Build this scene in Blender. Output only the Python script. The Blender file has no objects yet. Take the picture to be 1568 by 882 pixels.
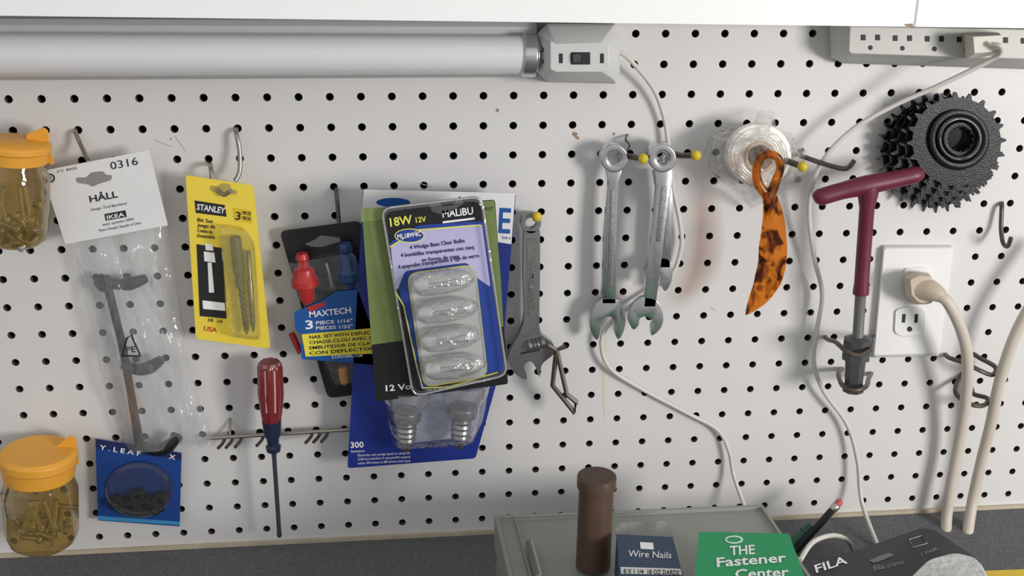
import bpy, math, random
import numpy as np
from mathutils import Vector, Matrix, noise as mn
random.seed(4)
PITCH=0.0254
I0,J0,Z0=16,9,1.25
# ---------- survey of the pegboard grid -> where the camera stood ----------
data=[]
def row(j,items):
    for i,x,y in items: data.append((i,j,x,y))
row(2,[(0,8,150),(1,58,151),(2,109,151),(3,160,150),(4,211,150),(5,261,149),(6,312,149),(7,361,149),(8,410,149),(9,460,148),(10,508,148),(11,556,148),(12,603,148),(13,649,148),(14,696,147),(15,742,147),(16,788,147),(17,833,147),(18,879,147),(20,967,146),(21,1013,145),(22,1058,144),(23,1102,143),(24,1146,142),(25,1189,141)])
row(0,[(20,978,50),(21,1022,50),(22,1066,50),(23,1110,50),(24,1156,50),(25,1201,50),(26,1246,50)])
row(1,[(21,1019,99),(22,1062,98),(23,1107,97),(24,1151,96),(25,1196,95),(26,1240,95)])
row(3,[(6,317,198),(7,365,198),(8,413,197),(9,461,197),(10,508,196),(11,554,196),(12,600,195),(13,647,195),(14,693,194),(15,739,194),(16,784,194),(18,876,193),(19,921,192),(20,966,192),(21,1010,190),(22,1054,190),(23,1098,189),(24,1142,188),(25,1184,187),(26,1227,185)])
row(4,[(8,418,244),(9,465,242),(10,511,242),(11,557,242),(12,602,240),(14,694,240),(16,783,239),(18,872,238)])
row(9,[(0,70,471),(1,118,472)])
row(18,[(6,345,803)])
row(17,[(24,1098,747),(25,1137,745)])
data=np.array(data,float)
def axes(yaw,pit,rol):
    f=np.array([math.sin(yaw)*math.cos(pit),math.cos(yaw)*math.cos(pit),-math.sin(pit)])
    r=np.array([math.cos(yaw),-math.sin(yaw),0.0]); u=np.cross(r,f)
    c,s=math.cos(rol),math.sin(rol)
    return c*r+s*u, -s*r+c*u, f
def proj(p,X):
    r,u,f=axes(*p[3:6]); d=X-p[:3]
    return np.stack([784+p[6]*1000*(d@r)/(d@f),441-p[6]*1000*(d@u)/(d@f)],1)
X=np.stack([(data[:,0]-I0)*PITCH,np.zeros(len(data)),Z0-(data[:,1]-J0)*PITCH],1)
def resid(p):
    return np.concatenate([(proj(p,X)-data[:,2:]).ravel(),[(p[6]-1.4)*10]])
p=np.array([-0.05,-0.85,1.55,0.09,0.37,0.0,1.4]); lam=1e-3
for it in range(200):
    r0=resid(p); Jm=np.zeros((len(r0),7))
    for k in range(7):
        q=p.copy(); q[k]+=1e-6; Jm[:,k]=(resid(q)-r0)/1e-6
    A=Jm.T@Jm; st=np.linalg.solve(A+lam*np.diag(np.diag(A)+1e-9),-Jm.T@r0)
    if (resid(p+st)**2).sum()<(r0**2).sum(): p=p+st; lam*=0.5
    else: lam*=4
    if lam>1e12: break
C=p[:3]; R_,U_,F_=axes(*p[3:6]); FL=p[6]*1000
def ray(px,py): return (px-784)/FL*R_-(py-441)/FL*U_+F_
def P(px,py,d=0.0):
    v=ray(px,py); t=(-d-C[1])/v[1]; return Vector(C+t*v)
def Hz(px,py,z):
    v=ray(px,py); t=(z-C[2])/v[2]; return Vector(C+t*v)
def sc(px,py,d): return (P(px+1,py,d)-P(px,py,d)).length
ZB=sum(P(x,y).z for x,y in [(130,831),(400,819),(760,800),(1178,779),(1500,765)])/5
cam=bpy.data.cameras.new("camera"); co=bpy.data.objects.new("camera",cam); bpy.context.collection.objects.link(co)
co.matrix_world=Matrix(((R_[0],U_[0],-F_[0],C[0]),(R_[1],U_[1],-F_[1],C[1]),(R_[2],U_[2],-F_[2],C[2]),(0,0,0,1)))
cam.sensor_width=36; cam.lens=FL/1568*36; cam.clip_start=0.01
bpy.context.scene.camera=co
bpy.context.scene.view_settings.view_transform='Standard'

# ---------- materials ----------
def lin(c):
    return tuple((x/255/12.92 if x/255<=0.04045 else ((x/255+0.055)/1.055)**2.4) for x in c)+(1,)
MC={}
def mat(name,rgb,rough=0.5,metal=0.0,var=0.12,scale=60,bump=0.0,bscale=None,trans=0.0,coat=0.0):
    if name in MC: return MC[name]
    m=bpy.data.materials.new(name); m.use_nodes=True; nt=m.node_tree; b=nt.nodes["Principled BSDF"]
    tc=nt.nodes.new("ShaderNodeTexCoord")
    n=nt.nodes.new("ShaderNodeTexNoise"); n.inputs["Scale"].default_value=scale; n.inputs["Detail"].default_value=5
    nt.links.new(tc.outputs["Object"],n.inputs["Vector"])
    mx=nt.nodes.new("ShaderNodeMix"); mx.data_type='RGBA'
    l=lin(rgb); mx.inputs[6].default_value=tuple(v*(1-var) for v in l[:3])+(1,); mx.inputs[7].default_value=tuple(min(1,v*(1+var)) for v in l[:3])+(1,)
    nt.links.new(n.outputs["Fac"],mx.inputs[0]); nt.links.new(mx.outputs[2],b.inputs["Base Color"])
    b.inputs["Roughness"].default_value=rough; b.inputs["Metallic"].default_value=metal
    b.inputs["Transmission Weight"].default_value=trans; b.inputs["Coat Weight"].default_value=coat
    if bump>0:
        n2=nt.nodes.new("ShaderNodeTexNoise"); n2.inputs["Scale"].default_value=bscale or scale*4; n2.inputs["Detail"].default_value=4
        nt.links.new(tc.outputs["Object"],n2.inputs["Vector"])
        bp=nt.nodes.new("ShaderNodeBump"); bp.inputs["Strength"].default_value=bump; bp.inputs["Distance"].default_value=0.002
        nt.links.new(n2.outputs["Fac"],bp.inputs["Height"]); nt.links.new(bp.outputs["Normal"],b.inputs["Normal"])
    MC[name]=m; return m
def clear(name,tint=(255,255,255),body=0.1,bodycol=(235,238,240),gloss=0.5,rough=0.08,bump=0.3,bscale=60,base=0.05,stretch=None,distort=0.0):
    if name in MC: return MC[name]
    m=bpy.data.materials.new(name); m.use_nodes=True; nt=m.node_tree; nt.nodes.remove(nt.nodes["Principled BSDF"])
    out=nt.nodes["Material Output"]
    tr=nt.nodes.new("ShaderNodeBsdfTransparent"); tr.inputs[0].default_value=lin(tint)
    gl=nt.nodes.new("ShaderNodeBsdfGlossy"); gl.inputs["Roughness"].default_value=rough
    df=nt.nodes.new("ShaderNodeBsdfDiffuse"); df.inputs[0].default_value=lin(bodycol)
    m1=nt.nodes.new("ShaderNodeMixShader"); m1.inputs[0].default_value=body
    m2=nt.nodes.new("ShaderNodeMixShader")
    lw=nt.nodes.new("ShaderNodeLayerWeight"); lw.inputs[0].default_value=0.3
    mm=nt.nodes.new("ShaderNodeMath"); mm.operation='MULTIPLY_ADD'; mm.inputs[1].default_value=gloss; mm.inputs[2].default_value=base
    tc=nt.nodes.new("ShaderNodeTexCoord"); n=nt.nodes.new("ShaderNodeTexNoise"); n.inputs["Scale"].default_value=bscale; n.inputs["Detail"].default_value=3; n.inputs["Distortion"].default_value=distort
    bp=nt.nodes.new("ShaderNodeBump"); bp.inputs["Strength"].default_value=bump; bp.inputs["Distance"].default_value=0.01
    mp=nt.nodes.new("ShaderNodeMapping"); mp.inputs["Scale"].default_value=stretch or (1,1,1)
    mp.inputs["Rotation"].default_value=(0,0.3 if stretch else 0,0)
    L=nt.links.new
    L(tc.outputs["Object"],mp.inputs[0]); L(mp.outputs[0],n.inputs["Vector"]); L(n.outputs["Fac"],bp.inputs["Height"])
    L(bp.outputs["Normal"],gl.inputs["Normal"]); L(bp.outputs["Normal"],lw.inputs["Normal"])
    L(lw.outputs["Facing"],mm.inputs[0]); L(mm.outputs[0],m2.inputs[0])
    L(tr.outputs[0],m1.inputs[1]); L(df.outputs[0],m1.inputs[2]); L(m1.outputs[0],m2.inputs[1]); L(gl.outputs[0],m2.inputs[2]); L(m2.outputs[0],out.inputs[0])
    MC[name]=m; return m

# ---------- mesh builder ----------
def cr(pts,n=6):
    pts=[tuple(q) for q in pts]; out=[]; N=len(pts)
    for i in range(N-1):
        a=pts[max(i-1,0)];b=pts[i];c=pts[i+1];d=pts[min(i+2,N-1)]
        for k in range(n):
            t=k/n
            out.append(tuple(0.5*((2*b[q])+(-a[q]+c[q])*t+(2*a[q]-5*b[q]+4*c[q]-d[q])*t*t+(-a[q]+3*b[q]-3*c[q]+d[q])*t**3) for q in range(len(b))))
    out.append(pts[-1]); return out
def rp(pts,r=6,n=4):
    out=[];N=len(pts)
    for i in range(N):
        a=Vector(pts[i-1]);b=Vector(pts[i]);c=Vector(pts[(i+1)%N])
        ra=min(r,(a-b).length*0.45); rc=min(r,(c-b).length*0.45)
        s=b+(a-b).normalized()*ra; e=b+(c-b).normalized()*rc
        for k in range(n+1):
            t=k/n; q=s*(1-t)**2+b*2*t*(1-t)+e*t*t; out.append((q.x,q.y))
    return out
def ins(pts,k):
    cx=sum(q[0] for q in pts)/len(pts); cy=sum(q[1] for q in pts)/len(pts); out=[]
    for q in pts:
        v=Vector((cx-q[0],cy-q[1])); L=v.length; out.append((q[0]+v.x/L*k,q[1]+v.y/L*k))
    return out
def circ(cx,cy,r,n=28,ry=None,a0=0): return [(cx+r*math.cos(a0+2*math.pi*k/n),cy+(ry or r)*math.sin(a0+2*math.pi*k/n)) for k in range(n)]
def resample(pts,n):
    P2=[Vector(q) for q in pts]+[Vector(pts[0])]; L=[0]
    for a,b in zip(P2,P2[1:]): L.append(L[-1]+(b-a).length)
    out=[]
    for k in range(n):
        t=L[-1]*k/n; i=max(j for j in range(len(L)-1) if L[j]<=t)
        q=P2[i].lerp(P2[i+1],(t-L[i])/max(1e-9,L[i+1]-L[i])); out.append((q.x,q.y))
    return out
TC={}
def textmesh(s,bold):
    if (s,bold) in TC: return TC[(s,bold)]
    cu=bpy.data.curves.new("t",'FONT'); cu.body=s; cu.resolution_u=2; cu.offset=0.018 if bold else 0.0
    o=bpy.data.objects.new("t",cu); bpy.context.collection.objects.link(o); bpy.context.view_layer.update()
    ev=o.evaluated_get(bpy.context.evaluated_depsgraph_get()); me=ev.to_mesh()
    vs=[(v.co.x,v.co.y) for v in me.vertices]; fs=[tuple(f.vertices) for f in me.polygons]; ev.to_mesh_clear()
    bpy.data.objects.remove(o); bpy.data.curves.remove(cu)
    TC[(s,bold)]=(vs,fs); return vs,fs
class B:
    def __init__(s,name): s.n=name;s.v=[];s.f=[];s.m=[];s.s=[];s.mats=[]
    def add(s,vs,fs,m,smooth=False):
        if m not in s.mats: s.mats.append(m)
        o=len(s.v); s.v+= [tuple(q) for q in vs]
        for f in fs: s.f.append(tuple(o+i for i in f)); s.m.append(s.mats.index(m)); s.s.append(smooth)
    def loft(s,rings,m,cap0=True,cap1=True,smooth=False,closed=True):
        n=len(rings[0]); vs=[q for r in rings for q in r]; fs=[]
        for a in range(len(rings)-1):
            for k in range(n if closed else n-1):
                k2=(k+1)%n; fs.append((a*n+k,a*n+k2,(a+1)*n+k2,(a+1)*n+k))
        if cap0: fs.append(tuple(range(n-1,-1,-1)))
        if cap1: fs.append(tuple((len(rings)-1)*n+k for k in range(n)))
        s.add(vs,fs,m,smooth)
    def lp(s,rings,m,cap0=True,cap1=True,smooth=False):
        s.loft([[P(x,y,d) for x,y in pts] for pts,d in rings],m,cap0,cap1,smooth)
    def plate(s,pts,d,t,m,M=None,bev=0):
        if M: fr=[M(x,y) for x,y in pts]; off=Vector((0,0,-t))
        else: fr=[P(x,y,d) for x,y in pts]; off=Vector((0,t,0))
        s.loft([[q+off for q in fr],fr],m)
    def ring(s,cx,cy,ri,ro,d,t,m,n=32,smooth=True,ry=1.0):
        o=[P(x,y,d) for x,y in circ(cx,cy,ro,n,ro*ry)]; i=[P(x,y,d) for x,y in circ(cx,cy,ri,n,ri*ry)]
        o1=[P(x,y,d) for x,y in circ(cx,cy,ro*0.94,n,ro*ry*0.94)]; i1=[P(x,y,d) for x,y in circ(cx,cy,ri*1.07,n,ri*ry*1.07)]
        off=Vector((0,t,0)); e=Vector((0,min(t*0.2,0.001),0))
        s.loft([[q+off for q in i],[q+off for q in o],[q+e for q in o],o1,i1,[q+e for q in i],[q+off for q in i]],m,False,False,smooth)
    def tube(s,pts,r,m,n=10,sm=0,cap=True):
        if sm: pts=cr(pts,sm)
        pts=[Vector(q) for q in pts]; N=len(pts)
        rs=r if isinstance(r,(list,tuple)) else [r]*N
        if len(rs)!=N: rs=[float(np.interp(k/(N-1)*(len(rs)-1),range(len(rs)),rs)) for k in range(N)]
        rings=[]; prev=None
        for k in range(N):
            t=(pts[min(k+1,N-1)]-pts[max(k-1,0)]).normalized()
            if prev is None:
                a=Vector((0,0,1)) if abs(t.z)<0.9 else Vector((1,0,0)); u=t.cross(a).normalized()
            else: u=(prev-t*prev.dot(t)).normalized()
            w=t.cross(u); prev=u
            rings.append([pts[k]+(u*math.cos(2*math.pi*q/n)+w*math.sin(2*math.pi*q/n))*rs[k] for q in range(n)])
        s.loft(rings,m,cap,cap,True)
    def tp(s,pts,rpx,m,n=10,sm=6,cap=True):
        k=sc(pts[0][0],pts[0][1],pts[0][2]); r=[q*k for q in rpx] if isinstance(rpx,(list,tuple)) else rpx*k
        if sm: pts=cr(pts,sm)
        s.tube([P(*q) for q in pts],r,m,n,0,cap)
    def lathe(s,A,Bp,prof,m,n=28,flute=0,fn=8,smooth=True):
        A=Vector(A);Bp=Vector(Bp);ax=(Bp-A); t=ax.normalized(); a=Vector((0,1,0)) if abs(t.y)<0.9 else Vector((1,0,0))
        u=t.cross(a).normalized(); w=t.cross(u); rings=[]
        for tt,r in prof:
            rings.append([A+ax*tt+(u*math.cos(2*math.pi*q/n)+w*math.sin(2*math.pi*q/n))*max(r,1e-5)*(1+flute*math.cos(fn*2*math.pi*q/n)) for q in range(n)])
        s.loft(rings,m,True,True,smooth)
    def lt(s,p0,p1,d,prof,m,n=28,flute=0,fn=8,d1=None,smooth=True):
        k=sc(p0[0],p0[1],d); s.lathe(P(*p0,d),P(*p1,d if d1 is None else d1),[(t,r*k) for t,r in prof],m,n,flute,fn,smooth)
    def ball(s,c,r,m,n=14,sy=1,sz=1):
        c=Vector(c); rings=[]
        for a in range(1,n):
            th=math.pi*a/n
            rings.append([c+Vector((r*math.sin(th)*math.cos(2*math.pi*k/n),sy*r*math.sin(th)*math.sin(2*math.pi*k/n),sz*r*math.cos(th))) for k in range(n)])
        s.loft(rings,m,True,True,True)
    def T(s,t,pl,pr,h,d,m,M=None,bold=True):
        vs,fs=textmesh(t,bold); w=max(v[0] for v in vs); x0=min(v[0] for v in vs); a=Vector(pl); b=Vector(pr); L=(b-a).length; ux=(b-a)/L; up=Vector((ux.y,-ux.x))
        M=M or (lambda x,y:P(x,y,d))
        out=[]
        for x,y in vs:
            q=a+ux*((x-x0)/(w-x0)*L)+up*(y*h/0.7); out.append(M(q.x,q.y))
        s.add(out,fs,m)
    def sheet(s,left,right,nu,nv,df,m):
        def at(pl,t):
            f=t*(len(pl)-1); i=min(int(f),len(pl)-2); return Vector(pl[i]).lerp(Vector(pl[i+1]),f-i)
        vs=[]; fs=[]
        for j in range(nv+1):
            l=at(left,j/nv); r=at(right,j/nv)
            for i in range(nu+1):
                q=l.lerp(r,i/nu); vs.append(P(q.x,q.y,df(i/nu,j/nv,q)))
        for j in range(nv):
            for i in range(nu): a=j*(nu+1)+i; fs.append((a,a+1,a+nu+2,a+nu+1))
        s.add(vs,fs,m,True)
    def dome(s,pts,d0,h,m,nz=0.0,n=40,kr=8,f=0.03):
        pts=resample(pts,n); cx=sum(q[0] for q in pts)/n; cy=sum(q[1] for q in pts)/n; rings=[]
        for a in range(kr):
            k=1-a/kr
            rings.append([P(cx+(x-cx)*k,cy+(y-cy)*k,d0+h*math.sqrt(1-k*k*0.98)+nz*mn.noise(Vector((x*k*f,y*k*f,k*3)))) for x,y in pts])
        s.loft(rings,m,False,True,True)
    def done(s,bevel=0,seg=2,pillow=False):
        me=bpy.data.meshes.new(s.n); me.from_pydata(s.v,[],s.f); 
        for m in s.mats: me.materials.append(m)
        me.polygons.foreach_set("material_index",s.m); me.polygons.foreach_set("use_smooth",[True]*len(s.s) if pillow else s.s)
        if not pillow: me.set_sharp_from_angle(angle=math.radians(40))
        o=bpy.data.objects.new(s.n,me); bpy.context.collection.objects.link(o)
        if bevel:
            b=o.modifiers.new("bevel",'BEVEL'); b.width=bevel; b.segments=seg; b.limit_method='ANGLE'; b.angle_limit=math.radians(40); b.use_clamp_overlap=True
        return o
def addbox(b,lo,hi,m):
    x0,y0,z0=lo;x1,y1,z1=hi
    b.loft([[Vector((x0,y0,z)),Vector((x1,y0,z)),Vector((x1,y1,z)),Vector((x0,y1,z))] for z in (z0,z1)],m)
def box(name,lo,hi,m,bev=0):
    b=B(name); addbox(b,lo,hi,m); return b.done(bev)

# ---------- common materials ----------
black=mat("black_plastic",(26,26,28),0.4)
ink=mat("ink_black",(30,30,32),0.6); paperw=mat("white_card",(226,226,226),0.55,var=0.03)
wtxt=mat("ink_white",(240,240,240),0.5,var=0.02)
steel=mat("chrome_steel",(206,207,210),0.24,1.0,var=0.1,scale=120,bump=0.14,bscale=55)
dull=mat("dull_grey_steel",(158,158,160),0.34,0.95,var=0.15,scale=120,bump=0.08)
wire=mat("zinc_wire",(160,156,148),0.35,0.85,var=0.25,scale=300)
dwire=mat("dark_wire",(96,90,84),0.42,0.7,var=0.25,scale=300)
yellowtip=mat("yellow_rubber",(205,180,40),0.5,var=0.25,scale=250)
cable=mat("cable_ivory",(204,202,194),0.5,var=0.05)
cableth=mat("cable_grey_beige",(196,188,176),0.5,var=0.06)
bag=clear("clear_bag",body=0.15,bodycol=(222,224,228),gloss=0.5,rough=0.12,bump=0.9,bscale=17,base=0.04,stretch=(2.2,1,0.7),distort=1.8)
blis=clear("clear_blister",body=0.05,gloss=0.5,rough=0.05,bump=0.15,bscale=80)

# ---------- pegboard ----------
wm=mat("pegboard_paint",(212,211,210),0.42,var=0.05,scale=7,bump=0.05,bscale=300)
edge=mat("pegboard_hole_hardboard",(84,76,70),0.8)
b=B("wall_pegboard"); TH=0.006; HR=0.0033
iA,iB,jA,jB=-8,42,-4,18
vs=[];f1=[];f2=[]
for i in range(iA,iB+1):
    for j in range(jA,jB+1):
        cx=(i-I0)*PITCH; cz=Z0-(j-J0)*PITCH; o=len(vs)
        for k in range(16):
            a=k*math.pi/8; c,s_=math.cos(a),math.sin(a); q=PITCH/2/max(abs(c),abs(s_)); vs.append((cx+q*c,0,cz+q*s_))
        for k in range(16): a=k*math.pi/8; vs.append((cx+HR*math.cos(a),0,cz+HR*math.sin(a)))
        for k in range(16): a=k*math.pi/8; vs.append((cx+HR*math.cos(a),TH,cz+HR*math.sin(a)))
        for k in range(16):
            k2=(k+1)%16; f1.append((o+k,o+k2,o+16+k2,o+16+k)); f2.append((o+16+k,o+16+k2,o+32+k2,o+32+k))
b.add(vs,f1,wm)
b.add(vs,f2,edge)
xa=(iA-0.5-I0)*PITCH; xb=(iB+0.5-I0)*PITCH; zl=Z0-(jB+0.5-J0)*PITCH; zt=Z0-(jA-0.5-J0)*PITCH
ZB=min(ZB,zl-0.001)
b.add([(xa,0,zl),(xb,0,zl),(xb,0,ZB),(xa,0,ZB)],[(0,1,2,3)],wm)
# paint blemishes / stains on the board
st=mat("stain_brown",(150,120,100),0.7,var=0.3); 
for (x,y,r) in ((762,169,3),(880,206,4),(884,211,2.5),(940,205,2),(262,212,1.6),(1236,480,2)):
    b.add([P(q[0]+random.uniform(-1,1),q[1]+random.uniform(-1,1),0.0002) for q in circ(x,y,r,9)],[tuple(range(9))],st)
sy=mat("stain_yellowish",(212,206,180),0.6,var=0.05); b.add([P(*q,0.0002) for q in [(922,520),(928,520),(927,600),(925,645),(923,600)]],[(0,1,2,3,4)],sy)
sg=mat("scuff_grey",(170,170,172),0.6)
for a,c in (((236,214),(262,224)),((268,208),(285,232)),((1088,470),(1096,476)),((640,280),(660,286))):
    b.tube([P(*a,0.0),P(*c,0.0)],0.0004,sg,n=5)
b.done()
box("wall_back",(xa-0.6,0.03,0.0),(xb+0.6,0.1,zt+0.6),mat("cavity_shade",(38,34,32),0.9))  # dark colour paints in the shade of the gap behind the peg holes
box("floor",(xa-0.6,-2.4,-0.05),(xb+0.6,0.1,0.0),mat("concrete_floor",(150,148,144),0.8,scale=8))
box("trim_1",(xa,-0.0035,ZB-0.004),(xb,0.0,ZB+0.0015),mat("caulk_strip",(186,176,154),0.7,var=0.3,scale=40))
# ---------- workbench carpet ----------
carpet=mat("carpet_charcoal",(104,105,108),0.95,var=0.8,scale=600,bump=1.0,bscale=800)
b=B("workbench"); addbox(b,(xa,-0.62,ZB-0.05),(xb,0.028,ZB-0.002),carpet); addbox(b,(xa+0.03,-0.58,0.0),(xb-0.03,0.0,ZB-0.05),mat("bench_cabinet",(170,164,152),0.6)); b.done(0.004)
# ---------- shelf above ----------
marb=mat("shelf_white_tile",(252,252,252),0.25,var=0.05,scale=12)
b=B("wall_shelf"); DS=0.075
def zedge(x): return P(x,24+19*x/1568,DS)
def seg(xl,xr,m):
    a=zedge(xl); c=zedge(xr)
    def cs(q): return [Vector((q.x,0.0,q.z)),Vector((q.x,-DS,q.z)),Vector((q.x,-DS,q.z+0.1)),Vector((q.x,0.0,q.z+0.1))]
    b.loft([cs(a),cs(c)],m)
seg(-250,1398,marb); seg(1398,1402,mat("tile_grout",(190,184,178),0.8)); seg(1402,1950,marb)
b.plate([(1384,37),(1398,36),(1398,41),(1388,40.5)],DS+0.0003,0.0005,mat("chip_brown",(150,130,108),0.8))
b.done()

# ---------- fluorescent lamp ----------
b=B("fluorescent_lamp")
house=mat("lamp_housing",(192,193,194),0.45,var=0.03); tubem=mat("lamp_diffuser",(218,219,221),0.3,var=0.02,coat=0.2)
L0=-140
b.lp([([(L0,27),(822,30),(822,118),(L0,124)],0.0),([(L0,27),(822,32),(822,116),(L0,122)],0.02),([(L0,38),(822,42),(822,108),(L0,114)],0.026)],house)
b.lt((L0,84),(803,84),0.036,[(0,35),(1,32)],tubem,n=40)
b.lt((800,84),(824,85),0.036,[(0,31),(0.05,33),(0.8,33),(0.85,31),(0.9,24),(1,24)],steel,n=40)
b.tp([(822,76,0.045),(842,76,0.045)],3,dwire,sm=0); b.tp([(822,94,0.045),(842,94,0.045)],3,dwire,sm=0)
o1=[(822,52),(838,36),(942,36),(949,60),(949,108),(943,128),(838,126),(822,110)]
o2=[(826,54),(840,42),(938,41),(945,62),(945,106),(940,122),(840,121),(826,108)]
o3=[(843,62),(852,68),(920,66),(932,70),(933,104),(922,110),(852,110),(843,106)]
capm=mat("lamp_end_cap",(202,203,202),0.4,var=0.03)
b.lp([(o1,0.0),(o1,0.034),(o2,0.04),(o3,0.055)],capm)
for cx in (859,922): b.plate([(cx-3,82),(cx+3,82),(cx+3,97),(cx-3,97)],0.0555,0.001,ink)
b.plate([(874,80),(904,80),(904,99),(874,99)],0.0555,0.001,black); b.plate([(877,83),(889,83),(889,96),(877,96)],0.058,0.003,mat("switch_blue_black",(60,64,74),0.4))
b.tp([(946,78,0.02),(965,92,0.02),(1000,135,0.012),(1017,180,0.008),(1024,225,0.008),(1030,285,0.008),(1041,340,0.008),(1043,380,0.008),(1025,425,0.008),(970,465,0.008),(930,500,0.01),(921,530,0.01),(935,565,0.008),(985,597,0.006),(1055,634,0.006),(1098,658,0.006),(1116,690,0.008),(1124,730,0.012),(1142,780,0.03)],3.6,cable,sm=8)
b.done(0.0006)

# ---------- power strip ----------
b=B("power_strip"); psm=mat("power_strip_body",(190,190,185),0.45,var=0.03)
a1=[(1270,30),(1700,38),(1700,110),(1290,97),(1272,88)]; a2=[(1276,32),(1700,40),(1700,106),(1294,92),(1280,84)]; a3=[(1302,40),(1700,48),(1700,94),(1304,82),(1300,78)]
b.lp([(a1,0.0),(a1,0.012),(a2,0.02),(a3,0.036)],psm)
for k in range(8):
    x=1322+49*k; y=57+1.0*k
    for dx in (0,22): b.plate([(x+dx-4,y-4),(x+dx+4,y-4),(x+dx+4,y+5),(x+dx-4,y+5)],0.0363,0.001,ink)
    b.plate(circ(x+11,y+16,4,10),0.0363,0.001,ink)
b.lp([([(1476,52),(1530,50),(1532,84),(1478,90)],0.036),([(1476,52),(1530,50),(1532,84),(1478,90)],0.05),([(1490,56),(1534,54),(1534,78),(1492,82)],0.066)],mat("plug_beige",(205,200,190),0.5))
b.done(0.001)
b=B("extension_cord")
b.tp([(1518,68,0.07),(1533,72,0.075),(1520,90,0.06),(1440,130,0.045),(1372,160,0.035),(1310,195,0.03),(1268,235,0.028),(1245,278,0.025),(1239,330,0.02),(1247,395,0.015),(1259,450,0.012),(1251,505,0.012),(1246,555,0.012),(1262,600,0.012),(1297,650,0.01),(1313,705,0.012),(1320,770,0.02),(1345,838,0.06)],3.8,cable,sm=8)
b.done()

# ---------- jars ----------
amber=clear("amber_jar",tint=(230,212,160),body=0.10,bodycol=(180,150,74),gloss=0.7,rough=0.05,bump=0.1)
lidm=mat("jar_lid_yellow",(228,162,56),0.45,var=0.08,scale=30)
hw=mat("hardware_grey",(176,176,172),0.4,0.6,var=0.3,scale=200)
def jar(lt0,lb,bb,rl,rb,tab,d=0.042):
    b=B("storage_jar")
    b.lt(lt0,lb,d,[(0,1),(0,rl*0.9),(0.12,rl),(0.4,rl),(0.45,rl*0.94),(1,rl*0.9),(1,rb*0.8)],lidm,n=36)
    b.lt(lb,bb,d,[(0,rb*0.86),(0.08,rb*0.9),(0.2,rb),(0.8,rb*0.97),(0.93,rb*0.88),(1,rb*0.7),(1,1)],amber,n=36)
    b.lp([(tab,d-0.028),(tab,d-0.008)],lidm)
    k=sc(lt0[0],lt0[1],d)
    A=P(lb[0],lb[1],d); Z=P(bb[0],bb[1],d)
    for q in range(20):
        c=A.lerp(Z,random.uniform(0.55,0.92))+Vector((random.uniform(-.62,.62)*rb*k,random.uniform(-.6,.4)*rb*k,0))
        v=Vector((random.uniform(-.5,.5),random.uniform(-.4,.4),random.uniform(-.6,1))).normalized()*0.009
        if q<6: c=A.lerp(Z,0.5)+Vector((random.uniform(-.5,.5)*rb*k,-rb*k*0.3,0)); v=Vector((random.uniform(-.3,.3),0,1)).normalized()*0.015
        b.lathe(c-v,c+v,[(0,0.0001),(0,0.0048),(0.2,0.0048),(0.2,0.0026),(1,0.0024),(1,0.0001)],hw,n=8)
    b.done(0.0004,1)
jar((22,215),(22,246),(22,372),56,54,[(40,205),(68,195),(74,200),(76,228),(84,250),(78,253),(66,246),(60,225),(40,225)])
jar((58,690),(60,728),(66,832),60,58,[(80,688),(108,666),(117,672),(118,700),(122,710),(116,712),(104,700),(80,712)])

# ---------- packaged cabinet handle (hang card + bag) ----------
b=B("packaged_cabinet_handle")
b.plate([(63,262),(228,230),(257,345),(100,374)],0.022,0.0008,paperw)
hd=0.0224
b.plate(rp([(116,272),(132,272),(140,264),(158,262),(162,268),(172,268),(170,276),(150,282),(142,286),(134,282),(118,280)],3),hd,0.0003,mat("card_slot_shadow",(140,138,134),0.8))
b.T("0316",(170,260),(212,252),12,hd,ink,bold=False); b.T("HÅLL",(138,310),(181,302),10,hd,ink)
b.T("Design: Tord Bjorklund",(140,323),(194,313),4,hd,ink,bold=False); b.T("5°C  BAGS",(88,265),(118,259),4,hd,ink,bold=False)
b.ring(77,273,5,7,hd+0.0002,0.0003,ink,n=20); b.T("2",(74,276),(80,275),6,hd,ink)
b.plate([(160,328),(192,322),(194,332),(162,338)],hd,0.0002,ink); b.T("IKEA",(164,336),(191,331),6,hd+0.0003,wtxt)
b.T("Inter systems 2004",(158,346),(205,337),4,hd,ink,bold=False); b.T("Made in People's Republic of China",(152,355),(216,343),4,hd,ink,bold=False)
hm=mat("handle_black",(22,23,26),0.4,0.0)
b.tp([(163,432,0.012),(185,520,0.012),(200,600,0.012),(214,684,0.012)],[7,6.5,6.5,8],hm)
for (x,y,x2,y2) in ((160,430,224,426),(196,562,248,550),(226,686,274,668)):
    b.tp([(x-8,y-4,0.012),(x+14,y+4,0.014),((x+x2)/2+8,(y+y2)/2+6,0.016),(x2,y2,0.016)],[8,9,11,7],hm)
b.tp([(150,428,0.012),(158,440,0.012),(168,425,0.012)],8,hm)
b.tp([(187,545,0.034),(194,518,0.034),(201,513,0.034),(215,545,0.034),(187,545,0.034)],1.8,ink,sm=0,n=6); b.T("PE",(193,540),(208,539),9,0.034,ink)
lf=[(110,368),(126,440),(144,520),(160,600),(180,660),(200,694)]; rt=[(257,343),(268,420),(280,490),(292,560),(308,620),(334,685)]
def bf(u,v,q): return 0.010+0.018*math.sin(math.pi*u)**0.6*min(1,v*6+0.5)*(1-0.4*v*v)+0.006*mn.noise(Vector((q.x*0.04,q.y*0.012,0)))+0.0025*mn.noise(Vector((q.x*0.09-q.y*0.03,q.y*0.03,4)))
b.sheet(lf,rt,34,60,bf,bag)
b.done()

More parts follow.
